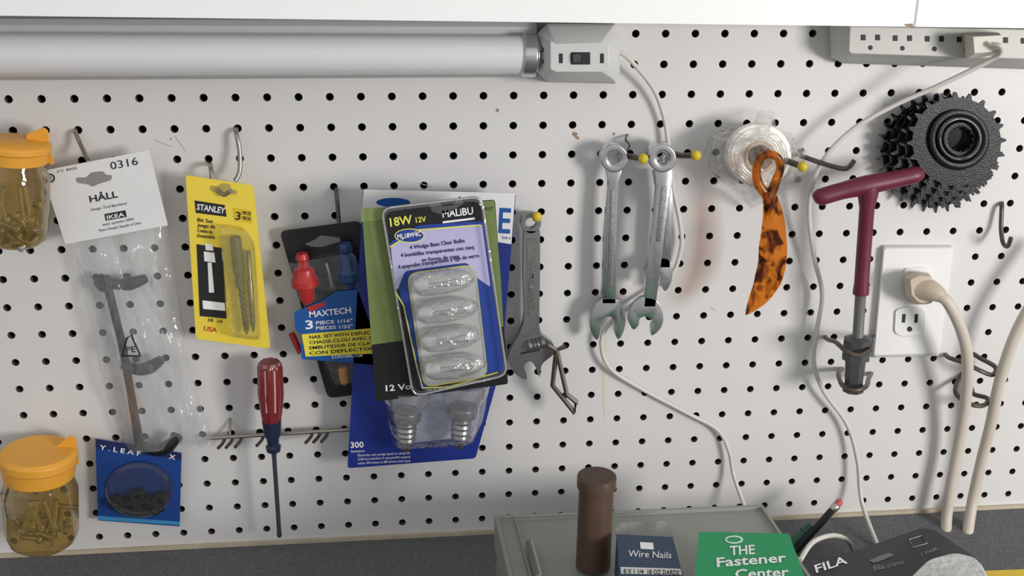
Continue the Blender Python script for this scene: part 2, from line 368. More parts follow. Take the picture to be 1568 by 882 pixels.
# ---------- hooks ----------
def hook(pts,r=3,m=wire,tip=None):
    b=B("peg_hook"); b.tp(pts,r,m,sm=5)
    if tip: b.ball(P(*tip),7.8*sc(*tip),yellowtip)
    b.done()
hook([(116,198,-0.004),(116,204,0.006),(124,222,0.012),(134,244,0.024)],3.6)
hook([(362,196,-0.004),(362,204,0.008),(367,232,0.012),(367,262,0.016),(360,277,0.02)],3.6)
hook([(322,250,-0.002),(323,258,0.016),(328,284,0.022),(342,298,0.03),(353,292,0.038)],3.6)
hook([(515,288,-0.004),(515,294,0.008),(517,315,0.012),(519,342,0.014)],3.2,dwire)
hook([(1534,310,-0.002),(1534,318,0.006),(1533,350,0.01),(1536,372,0.018),(1543,377,0.026),(1548,364,0.03)],3.2,dwire)
hook([(948,233,-0.002),(958,238,0.012),(985,243,0.048)],4.5,dwire,(985,243,0.05))
hook([(1024,232,-0.002),(1040,238,0.02),(1066,238,0.048)],4.5,dwire,(1066,238,0.05))
hook([(1180,228,0.0),(1190,240,0.03),(1228,255,0.056)],4.5,dwire,(1229,255,0.058))
hook([(1222,236,-0.002),(1236,242,0.015),(1272,254,0.04),(1296,258,0.05),(1308,246,0.054)],3.6,dwire)
hook([(808,326,-0.002),(815,330,0.015),(822,332,0.024)],4,dwire,(822,332,0.026))

# ---------- drill bit set ----------
b=B("drill_bit_set"); ye=mat("card_yellow",(236,210,72),0.4,var=0.04); 
b.plate(rp([(284,268),(388,284),(414,534),(300,519)],6),0.026,0.0008,ye); d=0.0264
b.plate([(298,307),(344,314),(347,332),(300,326)],d,0.0003,ink); b.T("STANLEY",(301,321),(344,327),9,d+0.0003,wtxt)
b.plate(rp([(322,284),(334,286),(340,280),(352,282),(354,290),(364,292),(362,298),(334,296),(322,292)],3),d,0.0003,mat("slot_tan",(178,160,84),0.8))
b.plate([(357,318),(384,322),(386,342),(359,338)],d,0.0002,mat("card_yellow_deep",(222,188,40),0.5))
b.T("3",(360,336),(368,337),12,d+0.0003,ink); b.T("PIECES",(371,328),(384,330),5,d+0.0003,ink); b.T("PIECES",(371,336),(384,338),5,d+0.0003,ink)
for k,t in enumerate(["Bit Set","Juego de","Coutes-cla.","Ensemble"]): b.T(t,(302,339+k*8),(326+3*(k%2),342+k*8),5.5,d,ink)
b.plate([(301,374),(340,380),(347,488),(306,484)],d,0.0003,ink)
for pts in ([(314,372),(325,374),(327,384),(315,383)],[(312,385),(328,387),(330,402),(313,400)],[(318,402),(324,402),(328,448),(320,448)],[(310,460),(344,464),(345,476),(311,473)]):
    b.plate(pts,d+0.0003,0.0002,wtxt)
b.T("USA",(312,506),(332,509),7,d,mat("ink_red",(190,40,40),0.6)); b.T("3/8   1/4",(318,492),(340,495),5,d,ink)
bo=rp([(334,342),(374,348),(390,372),(400,522),(352,516)],10)
bitm=mat("bit_steel",(140,138,122),0.35,0.8); dkp=mat("bit_holder_dark",(92,88,64),0.5)
b.lt((360,362),(368,440),0.033,[(0,1),(0,7),(0.05,9),(0.7,9),(0.72,7),(1,7),(1,1)],dkp,n=16)
b.lt((368,436),(378,512),0.033,[(0,4.5),(0.9,4.5),(1,1)],bitm,n=10)
b.lt((380,384),(388,508),0.031,[(0,1),(0,3.5),(0.35,3.5),(0.36,4.5),(0.9,4),(1,1)],bitm,n=10)
for q in range(7):
    y=446+q*9; x=368+(y-436)*0.13; b.tp([(x-5,y-4,0.0355),(x,y,0.0362),(x+5,y+3,0.0355)],1.0,ink,n=5,sm=0)
b.lp([(bo,0.0268),(ins(bo,2),0.037),(ins(bo,6),0.040)],clear("blister_yellowish",tint=(250,248,235),body=0.14,bodycol=(225,220,150),gloss=0.6,bump=0.3),cap0=False)
b.done()

# ---------- nail set ----------
b=B("nail_set_package"); red=mat("red_plastic",(180,48,48),0.35); blu=mat("blue_print",(22,84,156),0.45,var=0.05); dkb=mat("dark_navy",(30,42,92),0.4)
b.plate(rp([(428,354),(552,338),(610,596),(502,610)],10),0.012,0.0008,black); d=0.0124
b.plate(rp([(466,374),(480,368),(492,360),(504,362),(520,364),(522,370),(506,374),(494,378),(478,378)],3),d,0.0003,mat("slot_grey",(130,128,124),0.8))
b.tp([(468,392,0.02),(470,410,0.02),(474,460,0.02)],[4,5,5],red)
b.lt((462,388),(472,466),0.024,[(0,1),(0,9),(0.1,11),(0.15,8),(0.25,8),(0.3,16),(0.45,18),(0.5,22),(0.62,22),(0.66,14),(0.9,12),(1,4)],red,n=20)
b.lt((528,372),(540,450),0.024,[(0,1),(0,9),(0.1,12),(0.2,9),(0.3,15),(0.5,16),(0.55,20),(0.7,20),(0.75,12),(1,6)],mat("blue_plastic",(36,66,112),0.35),n=20)
b.lt((500,402),(512,448),0.022,[(0,1),(0,4),(0.8,5),(1,1)],steel,n=12)
b.plate(rp([(450,478),(490,462),(515,446),(548,444),(590,560),(462,550),(460,528),(470,520),(452,504)],3),0.030,0.0006,blu)
b.plate([(470,470),(500,462),(498,468),(474,478)],0.0304,0.0006,red)
d=0.0305
b.T("MAXTECH",(474,486),(538,479),9,d,wtxt); yl=mat("print_yellow",(232,218,70),0.5,var=0.03)
b.T("3",(468,504),(480,503),13,d,wtxt); b.T("PIECE 1/16\"",(484,497),(540,493),5,d,wtxt); b.T("PIECES 1/32\"",(484,505),(540,502),5,d,wtxt)
b.plate([(462,512),(600,500),(604,540),(468,546)],d,0.0002,yl)
for k,t in enumerate(["NAIL SET WITH DEFLECTOR","CHASSE-CLOU AVEC DEFL","EMBUTIDOR DE CLAVOS","CON DEFLECTORES"]):
    b.T(t,(474,519+k*8.2),(586,510+k*8.2),5,d+0.0003,ink)
b.T("CONTRACTOR",(508,549),(556,546),5,d,wtxt)
b.lt((524,562),(528,590),0.02,[(0,1),(0,7),(0.8,7),(1,2)],mat("orange_tip",(210,140,40),0.4),n=14)
b.tp([(446,510,0.012),(460,540,0.014)],5,red)
b.lp([(rp([(440,400),(545,380),(590,585),(508,596)],10),0.0128),(rp([(446,404),(543,386),(585,580),(512,590)],10),0.028)],blis,cap0=False)
b.done()

# ---------- flood bulb package (rear card) ----------
b=B("halogen_bulb_package"); royal=mat("card_royal_blue",(32,50,132),0.35,var=0.3,scale=10)
b.plate(rp([(556,290),(790,296),(768,560),(728,702),(532,717)],5),0.030,0.0008,royal); d=0.0304
b.plate([(557,290),(789,296),(783,374),(553,336)],d,0.0003,paperw)
b.T("E",(763,356),(781,357),38,d+0.0003,blu); b.T("low e",(769,366),(782,367),6,d+0.0003,blu,bold=False)
b.plate(circ(602,310,26,24,7),d+0.0003,0.0002,blu)
b.T("300",(537,686),(557,685),9,d,wtxt); b.T("lumens",(538,693),(558,692),4,d,wtxt,bold=False)
for k,t in enumerate(["Electricity cost savings based on using this","13,000 hour rated life at 11 cents per kWh compared","output 300 lumens vs 280 lumens rated equal"]): b.T(t,(548,699+k*6),(628,695+k*6),3.6,d,wtxt,bold=False)
glass=clear("bulb_glass",tint=(250,250,250),body=0.2,bodycol=(215,217,220),gloss=0.9,rough=0.05,bump=0.2,base=0.1)
b.plate(rp([(598,600),(740,592),(728,668),(612,680)],8),d,0.0002,mat("card_pale_blue",(170,176,200),0.5))
for (x0,y0,x1,y1) in ((622,590,622,690),(712,582,703,686)):
    b.lt((x0,y0),(x1,y1),0.05,[(0,1),(0,40),(0.15,38),(0.28,31),(0.42,20),(0.46,17)],glass,n=30)
    b.lt((x0,y0),(x1,y1),0.05,[(0.38,21),(0.40,24),(0.5,24),(0.53,17),(0.56,15),(0.58,17),(0.62,14.5),(0.66,16.5),(0.70,14),(0.74,16),(0.78,13.5),(0.82,15),(0.88,12),(0.92,7),(1.0,5),(1,1)],dull,n=26)
bo=rp([(588,588),(752,578),(742,640),(722,684),(606,690),(592,650)],12)
b.lp([(bo,0.031),(ins(bo,3),0.058),(ins(bo,12),0.068)],clear("blister_milky",body=0.08,bodycol=(220,222,226),gloss=0.8,rough=0.06,bump=0.5,bscale=60),cap0=False)
b.done()
# ---------- 12 volt card (middle) ----------
b=B("bulb_package_card"); olive=mat("card_olive",(114,132,76),0.45,var=0.06)
b.plate(rp([(553,320),(758,306),(778,588),(576,615)],4),0.071,0.0008,black); d=0.0714
b.plate([(554,321),(757,307),(767,430),(771,500),(569,528)],d,0.0003,olive)
b.plate([(552,320),(598,317),(600,336),(553,340)],d+0.0003,0.0002,mat("card_olive_lt",(134,152,90),0.45))
b.T("12 Volt",(591,599),(640,595),9,d,wtxt); b.T("PS527",(741,323),(756,321),5,d+0.0003,ink,bold=False)
b.done()
# ---------- wedge bulbs package (front) ----------
b=B("wedge_bulb_package")
oc=rp([(583,318),(738,299),(778,576),(632,609)],16)
b.plate(oc,0.079,0.0008,black); d=0.0794
bl=mat("print_blue_mid",(36,66,150),0.4,var=0.08,scale=20); lav=mat("print_lavender",(184,180,218),0.45,var=0.03); yl2=mat("print_lemon",(230,228,100),0.45,var=0.03)
b.plate(rp([(596,372),(640,345),(740,338),(772,568),(644,597)],6),d,0.0002,bl)
b.plate(rp([(598,376),(642,351),(738,343),(751,440),(730,425),(716,402),(620,415),(608,446),(604,430)],6),d+0.0003,0.0002,lav)
b.tp([(597,378,d+0.0004),(640,352,d+0.0004),(738,345,d+0.0004)],1.2,yl2,n=6,sm=0); b.tp([(605,446,d+0.0006),(618,468,d+0.0006),(638,560,d+0.0006),(647,594,d+0.0006),(690,592,d+0.0006),(762,570,d+0.0006)],1.2,yl2,n=6,sm=0)
b.T("18W",(598,347),(632,342),13,d,yl2); b.T("12V",(637,341),(653,339),8,d,yl2); b.T("MALiBU",(678,333),(725,328),11,d,wtxt); b.plate([(678,339),(727,333),(727,336),(678,342)],d,0.0002,wtxt)
b.plate(circ(627,361,23,24,11),d+0.0007,0.0002,yl2); b.plate(circ(627,361,21.5,24,9.6),d+0.0009,0.0002,bl); b.T("ML18W4C",(609,366),(645,361),7,d+0.0012,wtxt)
nvi=mat("ink_navy",(44,44,90),0.6)
for t,a,c in (("4 Wedge Base Clear Bulbs",(628,382),(712,371)),("4 bombillas transparentes con casq",(614,394),(726,381)),("en forma de cuna",(646,401),(704,395)),("4 ampoules transparentes a tige de verre",(610,412),(734,394))):
    b.T(t,a,c,6.0,d+0.0008,nvi)
b.plate([(656,312),(672,310),(678,316),(694,314),(704,300),(710,312),(700,318),(690,324),(674,328),(662,324)],d,0.0002,mat("slot_dark",(80,80,82),0.6))
co_=rp([(622,418),(728,404),(748,578),(648,594)],18)
b.plate(co_,d+0.0010,0.0002,yl2); b.plate(ins(co_,2.5),d+0.0013,0.0002,mat("tray_pale",(190,192,190),0.4,var=0.15,scale=80))
cg=clear("wedge_glass",body=0.18,bodycol=(240,242,240),gloss=1.0,rough=0.04,bump=0.7,bscale=90,base=0.14)
fil=mat("filament_wire",(90,88,84),0.4,0.5)
for k in range(4):
    x=680+k*6; y=432+k*43
    b.lt((x-46,y+6),(x+46,y-7),0.09,[(0,1),(0,10),(0.06,15),(0.14,18),(0.45,19),(0.75,17),(0.88,13),(0.97,7),(1,1)],cg,n=24)
    b.lt((x-46,y+6),(x-24,y+3),0.09,[(0,1),(0,9),(0.5,11),(1,7),(1,1)],mat("wedge_pinch",(214,216,214),0.2,coat=0.5),n=14)
    b.tp([(x-42,y+4,0.09),(x,y,0.09),(x+20,y-5,0.092),(x+24,y+4,0.092),(x-5,y+6,0.09),(x-42,y+10,0.09)],1.0,fil,n=6,sm=3)
b.lp([(co_,0.0807),(ins(co_,2),0.098),(ins(co_,8),0.104)],blis,cap0=False)
b.loft([[P(x,y,dd) for x,y in pts] for pts,dd in [(oc,0.0800),(ins(oc,3),0.0870),(ins(oc,8),0.0875)]],blis,False,False,True)
b.tp([q+(0.086,) for q in ins(oc,2)]+[ins(oc,2)[0]+(0.086,)],1.6,clear("blister_rim",body=0.3,bodycol=(225,228,230),gloss=0.9),n=8,sm=0)
b.T("110m to help your nature loved landscape glow",(652,600),(750,582),4,d+0.0008,wtxt,bold=False)
b.done()

# ---------- wrenches ----------
cast=mat("recess_grey",(128,128,126),0.45,0.8,var=0.3,scale=250,bump=0.2)
b=B("adjustable_wrench")
b.ring(813,342,8,16,0.022,0.007,dull)
b.plate(cr([(802,354),(801,420),(803,480),(798,505),(787,526),(778,546),(782,564),(795,577),(807,581),(805,570),(802,560),(812,553),(820,562),(826,578),(829,560),(836,552),(850,540),(846,526),(832,515),(826,500),(827,420),(827,354)],2),0.022,0.008,dull)
b.plate(rp([(807,365),(822,365),(821,485),(809,485)],4),0.0225,0.001,cast); b.T("CRAFTSMAN",(818,475),(818,400),7,0.0230,dull)
b.lt((810,530),(834,524),0.024,[(0,1),(0,9),(0.2,9),(0.25,7),(0.35,9),(0.45,7),(0.55,9),(0.65,7),(0.75,9),(1,9),(1,1)],dull,n=18)
b.plate([(797,540),(826,534),(827,537),(798,543)],0.0224,0.001,ink)
b.done(0.001)
b=B("hex_key_hook"); b.tp([(838,528,0.03),(852,536,0.03),(846,590,0.03),(880,632,0.032),(882,615,0.034),(868,604,0.034),(858,560,0.033),(853,536,0.03),(866,530,0.03)],4.2,mat("wire_brown_grey",(90,84,78),0.45,0.5),n=6,sm=0); b.done()
def owrench(name,rx,ry,shaft,jaw,d,rec):
    b=B(name); b.ring(rx,ry,11.5,21.5,d+0.003,0.010,steel); b.ring(rx,ry,9.5,12.5,d+0.0015,0.007,steel,n=12,smooth=False)
    b.plate(shaft,d,0.006,steel); b.plate(jaw,d,0.0065,steel); b.plate(rec,d+0.0004,0.001,cast)
    b.done(0.0020,3,True)
owrench("combination_wrench",941,243,[(928,260),(953,260),(947,280),(944,360),(943,465),(922,465),(925,360),(932,280)],
  cr([(922,458),(943,458),(953,470),(958,490),(955,508),(947,520),(941,508),(943,494),(935,485),(926,486),(919,495),(920,508),(914,521),(905,508),(904,490),(911,470),(922,458)],3)[:-1],0.022,rp([(935,290),(942,290),(939,440),(930,440)],3))
owrench("combination_wrench",1015,243,[(1003,260),(1029,260),(1029,285),(1020,340),(1014,390),(1004,470),(986,470),(993,390),(1001,340),(1005,285)],
  cr([(984,455),(1002,458),(1012,470),(1016,490),(1010,505),(998,514),(997,500),(1000,492),(990,485),(980,488),(978,498),(970,505),(963,492),(966,474),(974,462),(984,455)],3)[:-1],0.036,rp([(1013,285),(1022,285),(1012,370),(1004,370)],3))
owrench("combination_wrench",1013,240,[(1000,262),(1027,262),(1032,320),(1026,410),(1006,410),(1010,320)],
  cr([(1000,396),(1022,396),(1030,412),(1028,432),(1019,446),(1012,436),(1014,424),(1006,418),(998,422),(996,436),(988,430),(988,412),(1000,396)],3)[:-1],0.022,rp([(1018,290),(1026,290),(1022,380),(1014,380)],3))
b=B("keychain_tag"); b.tp([(961,206,0.0),(958,214,0.01),(964,222,0.012),(960,232,0.014)],1.5,dwire,n=6); b.done()

# ---------- tape roll in bag ----------
b=B("tape_roll"); tpm=mat("tape_white",(240,236,228),0.35,var=0.06,scale=120,coat=0.4); core=mat("tape_core",(206,190,168),0.6)
for q in range(4): b.ring(1158+q*2,239,24,45+q*1.2,0.016+q*0.008,0.0085,tpm,n=44)
for q in range(5): b.ring(1164,240,24+q*4.1,28+q*4.1,0.0415,0.002,mat("tape_side",(240,236,228),0.3,coat=0.5),n=40)
b.ring(1164,241,18,25,0.0425,0.03,core,n=40)
b.dome([(1086,208),(1120,190),(1150,196),(1162,168),(1186,170),(1188,195),(1215,205),(1236,230),(1240,262),(1222,285),(1185,300),(1150,322),(1135,300),(1085,262),(1078,230)],0.004,0.050,clear("crinkled_bag",body=0.07,bodycol=(238,234,230),gloss=0.6,rough=0.1,bump=0.8,bscale=70),nz=0.016,n=80,kr=14,f=0.06)
b.done()

# ---------- letter opener (translucent tortoiseshell plastic) ----------
m=bpy.data.materials.new("tortoiseshell"); m.use_nodes=True; nt=m.node_tree; pb=nt.nodes["Principled BSDF"]
n=nt.nodes.new("ShaderNodeTexNoise"); n.inputs["Scale"].default_value=75; n.inputs["Detail"].default_value=2; n.inputs["Distortion"].default_value=0.6
tc=nt.nodes.new("ShaderNodeTexCoord"); mp=nt.nodes.new("ShaderNodeMapping"); mp.inputs["Scale"].default_value=(1.3,0.3,0.8)
def ramp(a,ca,b_,cb):
    r=nt.nodes.new("ShaderNodeValToRGB"); r.color_ramp.elements[0].position=a; r.color_ramp.elements[0].color=lin(ca); r.color_ramp.elements[1].position=b_; r.color_ramp.elements[1].color=lin(cb); nt.links.new(n.outputs["Fac"],r.inputs[0]); return r
nt.links.new(tc.outputs["Object"],mp.inputs[0]); nt.links.new(mp.outputs[0],n.inputs["Vector"])
rmp=ramp(0.40,(58,26,12),0.52,(188,104,24)); rt2=ramp(0.40,(150,84,34),0.52,(255,205,120))
nt.links.new(rmp.outputs[0],pb.inputs["Base Color"]); pb.inputs["Roughness"].default_value=0.15; pb.inputs["Coat Weight"].default_value=0.6
trn=nt.nodes.new("ShaderNodeBsdfTransparent"); nt.links.new(rt2.outputs[0],trn.inputs[0]); mxs=nt.nodes.new("ShaderNodeMixShader"); mxs.inputs[0].default_value=0.66
out=nt.nodes["Material Output"]; nt.links.new(pb.outputs[0],mxs.inputs[1]); nt.links.new(trn.outputs[0],mxs.inputs[2]); nt.links.new(mxs.outputs[0],out.inputs[0])
b=B("letter_opener"); d=0.058
b.tp([(1178,304,d),(1161,280,d),(1159,255,d),(1171,238,d),(1188,239,d),(1195,256,d),(1187,280,d),(1178,304,d)],[8,7,6,6,6,6,7,8],m,n=12,sm=5)
cl=cr([(1177,294),(1184,330),(1184,370),(1181,410),(1168,445),(1142,482)],6); wd=np.interp(np.linspace(0,1,len(cl)),[0,0.2,0.45,0.7,0.85,1],[9,16,22,21,15,1])
rings=[]
for k,(x,y) in enumerate(cl):
    a=Vector(cl[max(k-1,0)]);c=Vector(cl[min(k+1,len(cl)-1)]); t=(c-a).normalized(); nx,ny=t.y,-t.x; w=wd[k]
    rings.append([P(x+nx*w,y+ny*w,d),P(x+nx*w*.5,y+ny*w*.5,d+0.004),P(x,y,d+0.005),P(x-nx*w*.5,y-ny*w*.5,d+0.004),P(x-nx*w,y-ny*w,d),P(x,y,d-0.003)])
b.loft(rings,m,True,True,True); b.done()

# ---------- freewheel ----------
cogm=mat("cog_black_steel",(46,46,48),0.36,0.75,var=0.35,scale=200,bump=0.2)
b=B("bicycle_freewheel")
def gear(cx,cy,ro,ri,N,d,t,ph):
    o=[];i=[]
    for k in range(N):
        for q,(f_,rr) in enumerate(((0.0,0.89),(0.28,0.89),(0.44,1.0),(0.56,1.0),(0.72,0.89))):
            a=2*math.pi*(k+f_+ph)/N; o.append((cx+ro*rr*math.cos(a),cy+ro*rr*math.sin(a))); i.append((cx+ri*math.cos(a),cy+ri*math.sin(a)))
    O=[P(x,y,d) for x,y in o]; I=[P(x,y,d) for x,y in i]; off=Vector((0,t,0))
    b.loft([[q+off for q in I],[q+off for q in O],O,I,[q+off for q in I]],cogm,False,False)
for (cx,cy,ro,ri,N,d,ph) in ((1433,235,91,62,30,0.012,0),(1440,231,88,58,28,0.018,.3),(1448,227,84,56,25,0.024,.6),(1457,222,80,52,23,0.030,.1),(1465,217,76,44,20,0.036,.4)):
    gear(cx,cy,ro,ri,N,d,0.0017,ph); b.ring(cx,cy,ri-8,ri+2,d-0.001,0.005,cogm,n=40)
b.ring(1470,214,36,46,0.040,0.030,cogm,n=44); b.ring(1471,213,28,34,0.043,0.030,mat("cog_hub",(86,84,82),0.3,0.9),n=44); b.ring(1471,213,19,27,0.038,0.014,cogm,n=18)
for k in range(12):
    a=2*math.pi*k/12; x=1471+19*math.cos(a); y=213+19*math.sin(a); b.tp([(x,y,0.028),(x,y,0.038)],2,cogm,n=6,sm=0)
b.done()

# ---------- T-handle tool ----------
bur=mat("burgundy_grip",(100,28,50),0.45,var=0.08); gm=mat("tool_grey",(112,112,110),0.5,0.3)
b=B("t_handle_wrench")
b.tp([(1247,306,0.05),(1256,302,0.05),(1290,292,0.05),(1325,284,0.05),(1370,275,0.05),(1400,268,0.05),(1413,266,0.05)],[6,13,13,15,13,13,7],bur,n=18,sm=4)
b.lt((1330,284),(1318,450),0.05,[(0,15),(0.08,15),(0.2,11),(0.9,11),(0.96,12),(1,12),(1,1)],bur,n=20)
b.lt((1318,448),(1313,525),0.05,[(0,8),(0.9,8),(1,12)],gm,n=18,d1=0.045)
b.lt((1313,515),(1306,598),0.045,[(0,10),(0.05,19),(0.4,20),(0.42,15),(0.9,13),(0.92,16),(1,15),(1,1)],mat("socket_dark",(80,82,86),0.45,0.3),n=24,d1=0.045,flute=0.05)
b.done()
def clip(pts): 
    b=B("spring_clip_hook"); b.tp(pts,3.4,dwire,n=8,sm=5); b.done()
clip([(1264,516,0),(1268,520,0.015),(1280,524,0.045),(1296,538,0.062),(1314,544,0.064),(1332,536,0.058),(1336,522,0.03),(1338,517,0.0)])
clip([(1290,565,0),(1284,572,0.02),(1290,590,0.05),(1308,598,0.062),(1326,592,0.055),(1330,580,0.02),(1334,572,0.0)])
clip([(1448,543,0),(1454,548,0.01),(1478,556,0.022),(1502,568,0.03),(1520,574,0.028),(1524,562,0.02),(1500,548,0.01),(1491,542,0.0)])
clip([(1474,572,0),(1464,590,0.01),(1466,606,0.02),(1490,620,0.03),(1508,620,0.028),(1512,610,0.02),(1492,604,0.01),(1488,596,0.0)])
# ---------- wall outlet ----------
b=B("wall_outlet"); op=mat("outlet_plate",(228,228,228),0.35,var=0.02)
pl=rp([(1352,376),(1461,376),(1438,545),(1336,548)],4)
b.lp([(pl,0.0),(pl,0.003),(ins(pl,5),0.007)],op)
rc=rp([(1371,474),(1384,470),(1408,470),(1419,476),(1416,510),(1404,515),(1380,516),(1369,510)],6)
b.lp([(rc,0.006),(ins(rc,1),0.009)],op); 
for x in (1384,1403): b.plate([(x-2,481),(x+3,481),(x+2,494),(x-3,494)],0.0093,0.0005,ink)
b.plate(circ(1393,504,4,12),0.0093,0.0005,ink); b.ring(1402,459,0.5,4,0.009,0.003,steel,n=14)
rc=rp([(1385,410),(1420,408),(1426,416),(1424,448),(1384,450),(1378,440)],6); b.lp([(rc,0.006),(ins(rc,1),0.009)],op)
b.done()
b=B("power_cord"); pg=mat("plug_tan",(190,176,158),0.5)
q1=rp([(1384,424),(1400,416),(1424,418),(1428,440),(1424,466),(1400,466),(1386,452)],5)
b.lp([(q1,0.009),(q1,0.022),([(x+6,y+2) for x,y in ins(q1,4)],0.034)],pg)
b.tp([(1408,440,0.026),(1428,446,0.036),(1444,455,0.042)],[20,15,9],pg,sm=4,n=14); 
b.tp([(1440,454,0.042),(1452,464,0.045),(1470,500,0.045),(1481,545,0.04),(1479,610,0.03),(1468,680,0.022),(1455,750,0.022),(1449,800,0.028),(1448,860,0.06)],8.5,cableth,n=14)
b.done(0.0008)
b=B("power_cord"); b.tp([(1640,380,0.04),(1590,450,0.04),(1556,510,0.038),(1532,580,0.034),(1517,650,0.028),(1502,710,0.024),(1487,780,0.026),(1476,860,0.06)],8.5,cableth,n=14); b.done()

# ---------- screwdriver + rack ----------
b=B("wire_tool_rack")
b.tp([(318,671,0.012),(420,665,0.012),(545,657,0.012)],3.2,wire,sm=0)
for x in (346,358,372,405,480,492,504): y=671-(x-318)*0.062; b.tp([(x,y-2,0.010),(x-4,y+8,0.016),(x-12,y+17,0.026)],2.6,dwire,sm=3,n=8)
b.tp([(352,640,0.0),(352,668,0.012)],2,wire,sm=0); b.done()
b=B("screwdriver"); rh=mat("red_translucent_handle",(140,50,54),0.15,trans=0.35,var=0.2); sb=mat("handle_navy",(34,42,66),0.3)
b.lt((413,553),(416,648),0.03,[(0,1),(0,14),(0.04,17),(0.1,18.5),(0.55,19),(0.75,17),(0.95,14),(1,14)],rh,n=48,flute=0.07,fn=8)
b.lt((413,554),(413.5,562),0.03,[(0,15.5),(0.5,17.8)],mat("handle_rim",(140,112,108),0.4),n=20)
for dx in (-7,7): b.tp([(413+dx,568,0.0385),(414+dx,600,0.0388),(415+dx*0.9,632,0.038)],1.6,mat("handle_pale_stripe",(204,168,166),0.3),n=6,sm=0)
b.lt((416,644),(419,690),0.03,[(0,1),(0,15),(0.5,13),(0.55,10),(0.8,9),(0.85,12),(1,11),(1,1)],sb,n=24)
b.lt((419,688),(428,822),0.03,[(0,5),(0.1,3.6),(0.93,3.6),(0.97,4.2),(1,3),(1,0.5)],mat("shaft_dark",(120,126,142),0.28,0.9),n=14)
b.done()

# ---------- blue round package with small black parts ----------
b=B("small_parts_package"); nv=mat("package_blue",(26,66,138),0.4,var=0.1)
b.plate([(146,672),(278,694),(275,806),(150,797)],0.010,0.0008,nv); d=0.0104
b.plate([(146,672),(278,694),(277,704),(147,686)],d,0.0003,dkb); b.T("Y . L E A F",(152,688),(215,698),7,d+0.0003,wtxt); b.T("X",(258,702),(268,704),7,d+0.0003,wtxt)
b.plate(circ(213,750,50,32,41),d+0.0003,0.0003,mat("package_blue_deep",(18,44,96),0.4)); b.ring(213,750,47,52,d+0.0015,0.0015,dkb,ry=0.82)
for (x,y,r) in ((178,772,11),(198,778,13),(222,776,14),(244,768,12),(210,762,11),(236,782,10)): b.ring(x,y,r*0.45,r,d+0.010,0.008,black,n=20,ry=0.8)
b.tp([(168,768,d+0.006),(205,786,d+0.008),(250,778,d+0.006)],6,black)
b.plate([(150,790),(275,799),(275,804),(150,796)],d,0.0003,mat("print_cyan",(60,140,190),0.5))
bo=circ(213,750,54,32,44)
b.lp([(bo,d),(ins(bo,3),d+0.016),(ins(bo,10),d+0.019)],clear("disc_blister",body=0.02,gloss=0.3,rough=0.06,bump=0.3,bscale=60,base=0.02),cap0=False,smooth=True); b.done()

# ---------- on the bench ----------
ZT=ZB+0.085
tb=mat("toolbox_grey",(146,148,142),0.45,0.15,var=0.06,scale=40,bump=0.05)
b=B("metal_toolbox"); bl_=Hz(757,789,ZT); br_=Hz(1168,772,ZT)
fr_=Hz(1215,842,ZT); dirn=(fr_-br_).normalized(); fl_=bl_+dirn*0.26; fr_=br_+dirn*0.26
def sc4(k,z): 
    c=(bl_+br_+fl_+fr_)/4; return [Vector((c.x+(q.x-c.x)*k,c.y+(q.y-c.y)*k,z)) for q in (fl_,fr_,br_,bl_)]
b.loft([sc4(0.985,ZB-0.001),sc4(0.985,ZT-0.03)],tb); b.loft([sc4(1.0,ZT-0.03),sc4(1.0,ZT),sc4(0.975,ZT),sc4(0.972,ZT-0.003)],tb)
ex=(br_-bl_).normalized()
b.tube([bl_+ex*0.017+dirn*0.004+Vector((0,0,0.0)),bl_+ex*0.017+dirn*0.25],0.0012,tb,n=6)
b.tube([bl_+ex*0.022+dirn*0.05+Vector((0,0,0.004)),bl_+ex*0.022+dirn*0.10+Vector((0,0,0.004))],0.0035,wire)
b.done(0.0012)
b=B("wooden_mallet_handle"); wd_=mat("dark_wood",(86,67,54),0.38,0.15,var=0.35,scale=30,bump=0.1)
A=P(914,729,0.19); base=Vector((A.x,A.y,ZT)); k=sc(914,729,0.19)
b.lathe(A,base,[(0,28.2*k),(0,29.4*k),(0.008,29.8*k),(0.11,29.8*k),(0.12,26.5*k),(0.5,26.5*k),(1,27*k),(1,1e-4)],wd_,n=40)
b.lathe(A-Vector((0,0,-0.0004)),A-Vector((0,0,0.001)),[(0,1e-4),(0,26*k),(1,28.2*k)],mat("wood_end",(76,60,50),0.6,var=0.3),n=40); b.done()
b=B("nail_box"); z=ZT+0.035; M=lambda x,y:Hz(x,y,z+0.0004)
b.plate([(944,818),(1030,822),(1052,905),(950,905)],0,0.035,mat("carton_navy",(50,68,90),0.5),M=lambda x,y:Hz(x,y,z))
b.T("Wire Nails",(962,852),(1028,855),10,0,wtxt,M=M,bold=False); b.plate([(980,830),(1000,831),(1001,841),(981,840)],0,0.0002,wtxt,M=M)
b.plate([(950,868),(1042,871),(1044,880),(951,878)],0,0.0002,mat("label_pale",(210,212,210),0.6),M=M); b.T("8 X 1 1/4  18 OZ DARDS",(955,878),(1040,880),7,0,ink,M=lambda x,y:Hz(x,y,z+0.0007))
b.sheet([(942,800),(944,822)],[(1018,798),(1034,826)],14,5,lambda u,v,q:0.19+0.006*math.sin(u*9+v*2),bag)
b.done(0.0006)
b=B("fastener_box"); z2=ZT+0.04; gr=mat("carton_green",(34,150,94),0.5,var=0.05); M=lambda x,y:Hz(x,y,z2+0.0005)
b.plate([(1070,814),(1208,817),(1240,905),(1062,905)],0,0.04,gr,M=lambda x,y:Hz(x,y,z2))
b.T("THE",(1118,850),(1156,848),14,0,wtxt,M=M); b.T("Fastener",(1098,868),(1204,860),14,0,wtxt,M=M); b.T("Center",(1126,886),(1208,882),14,0,wtxt,M=M)
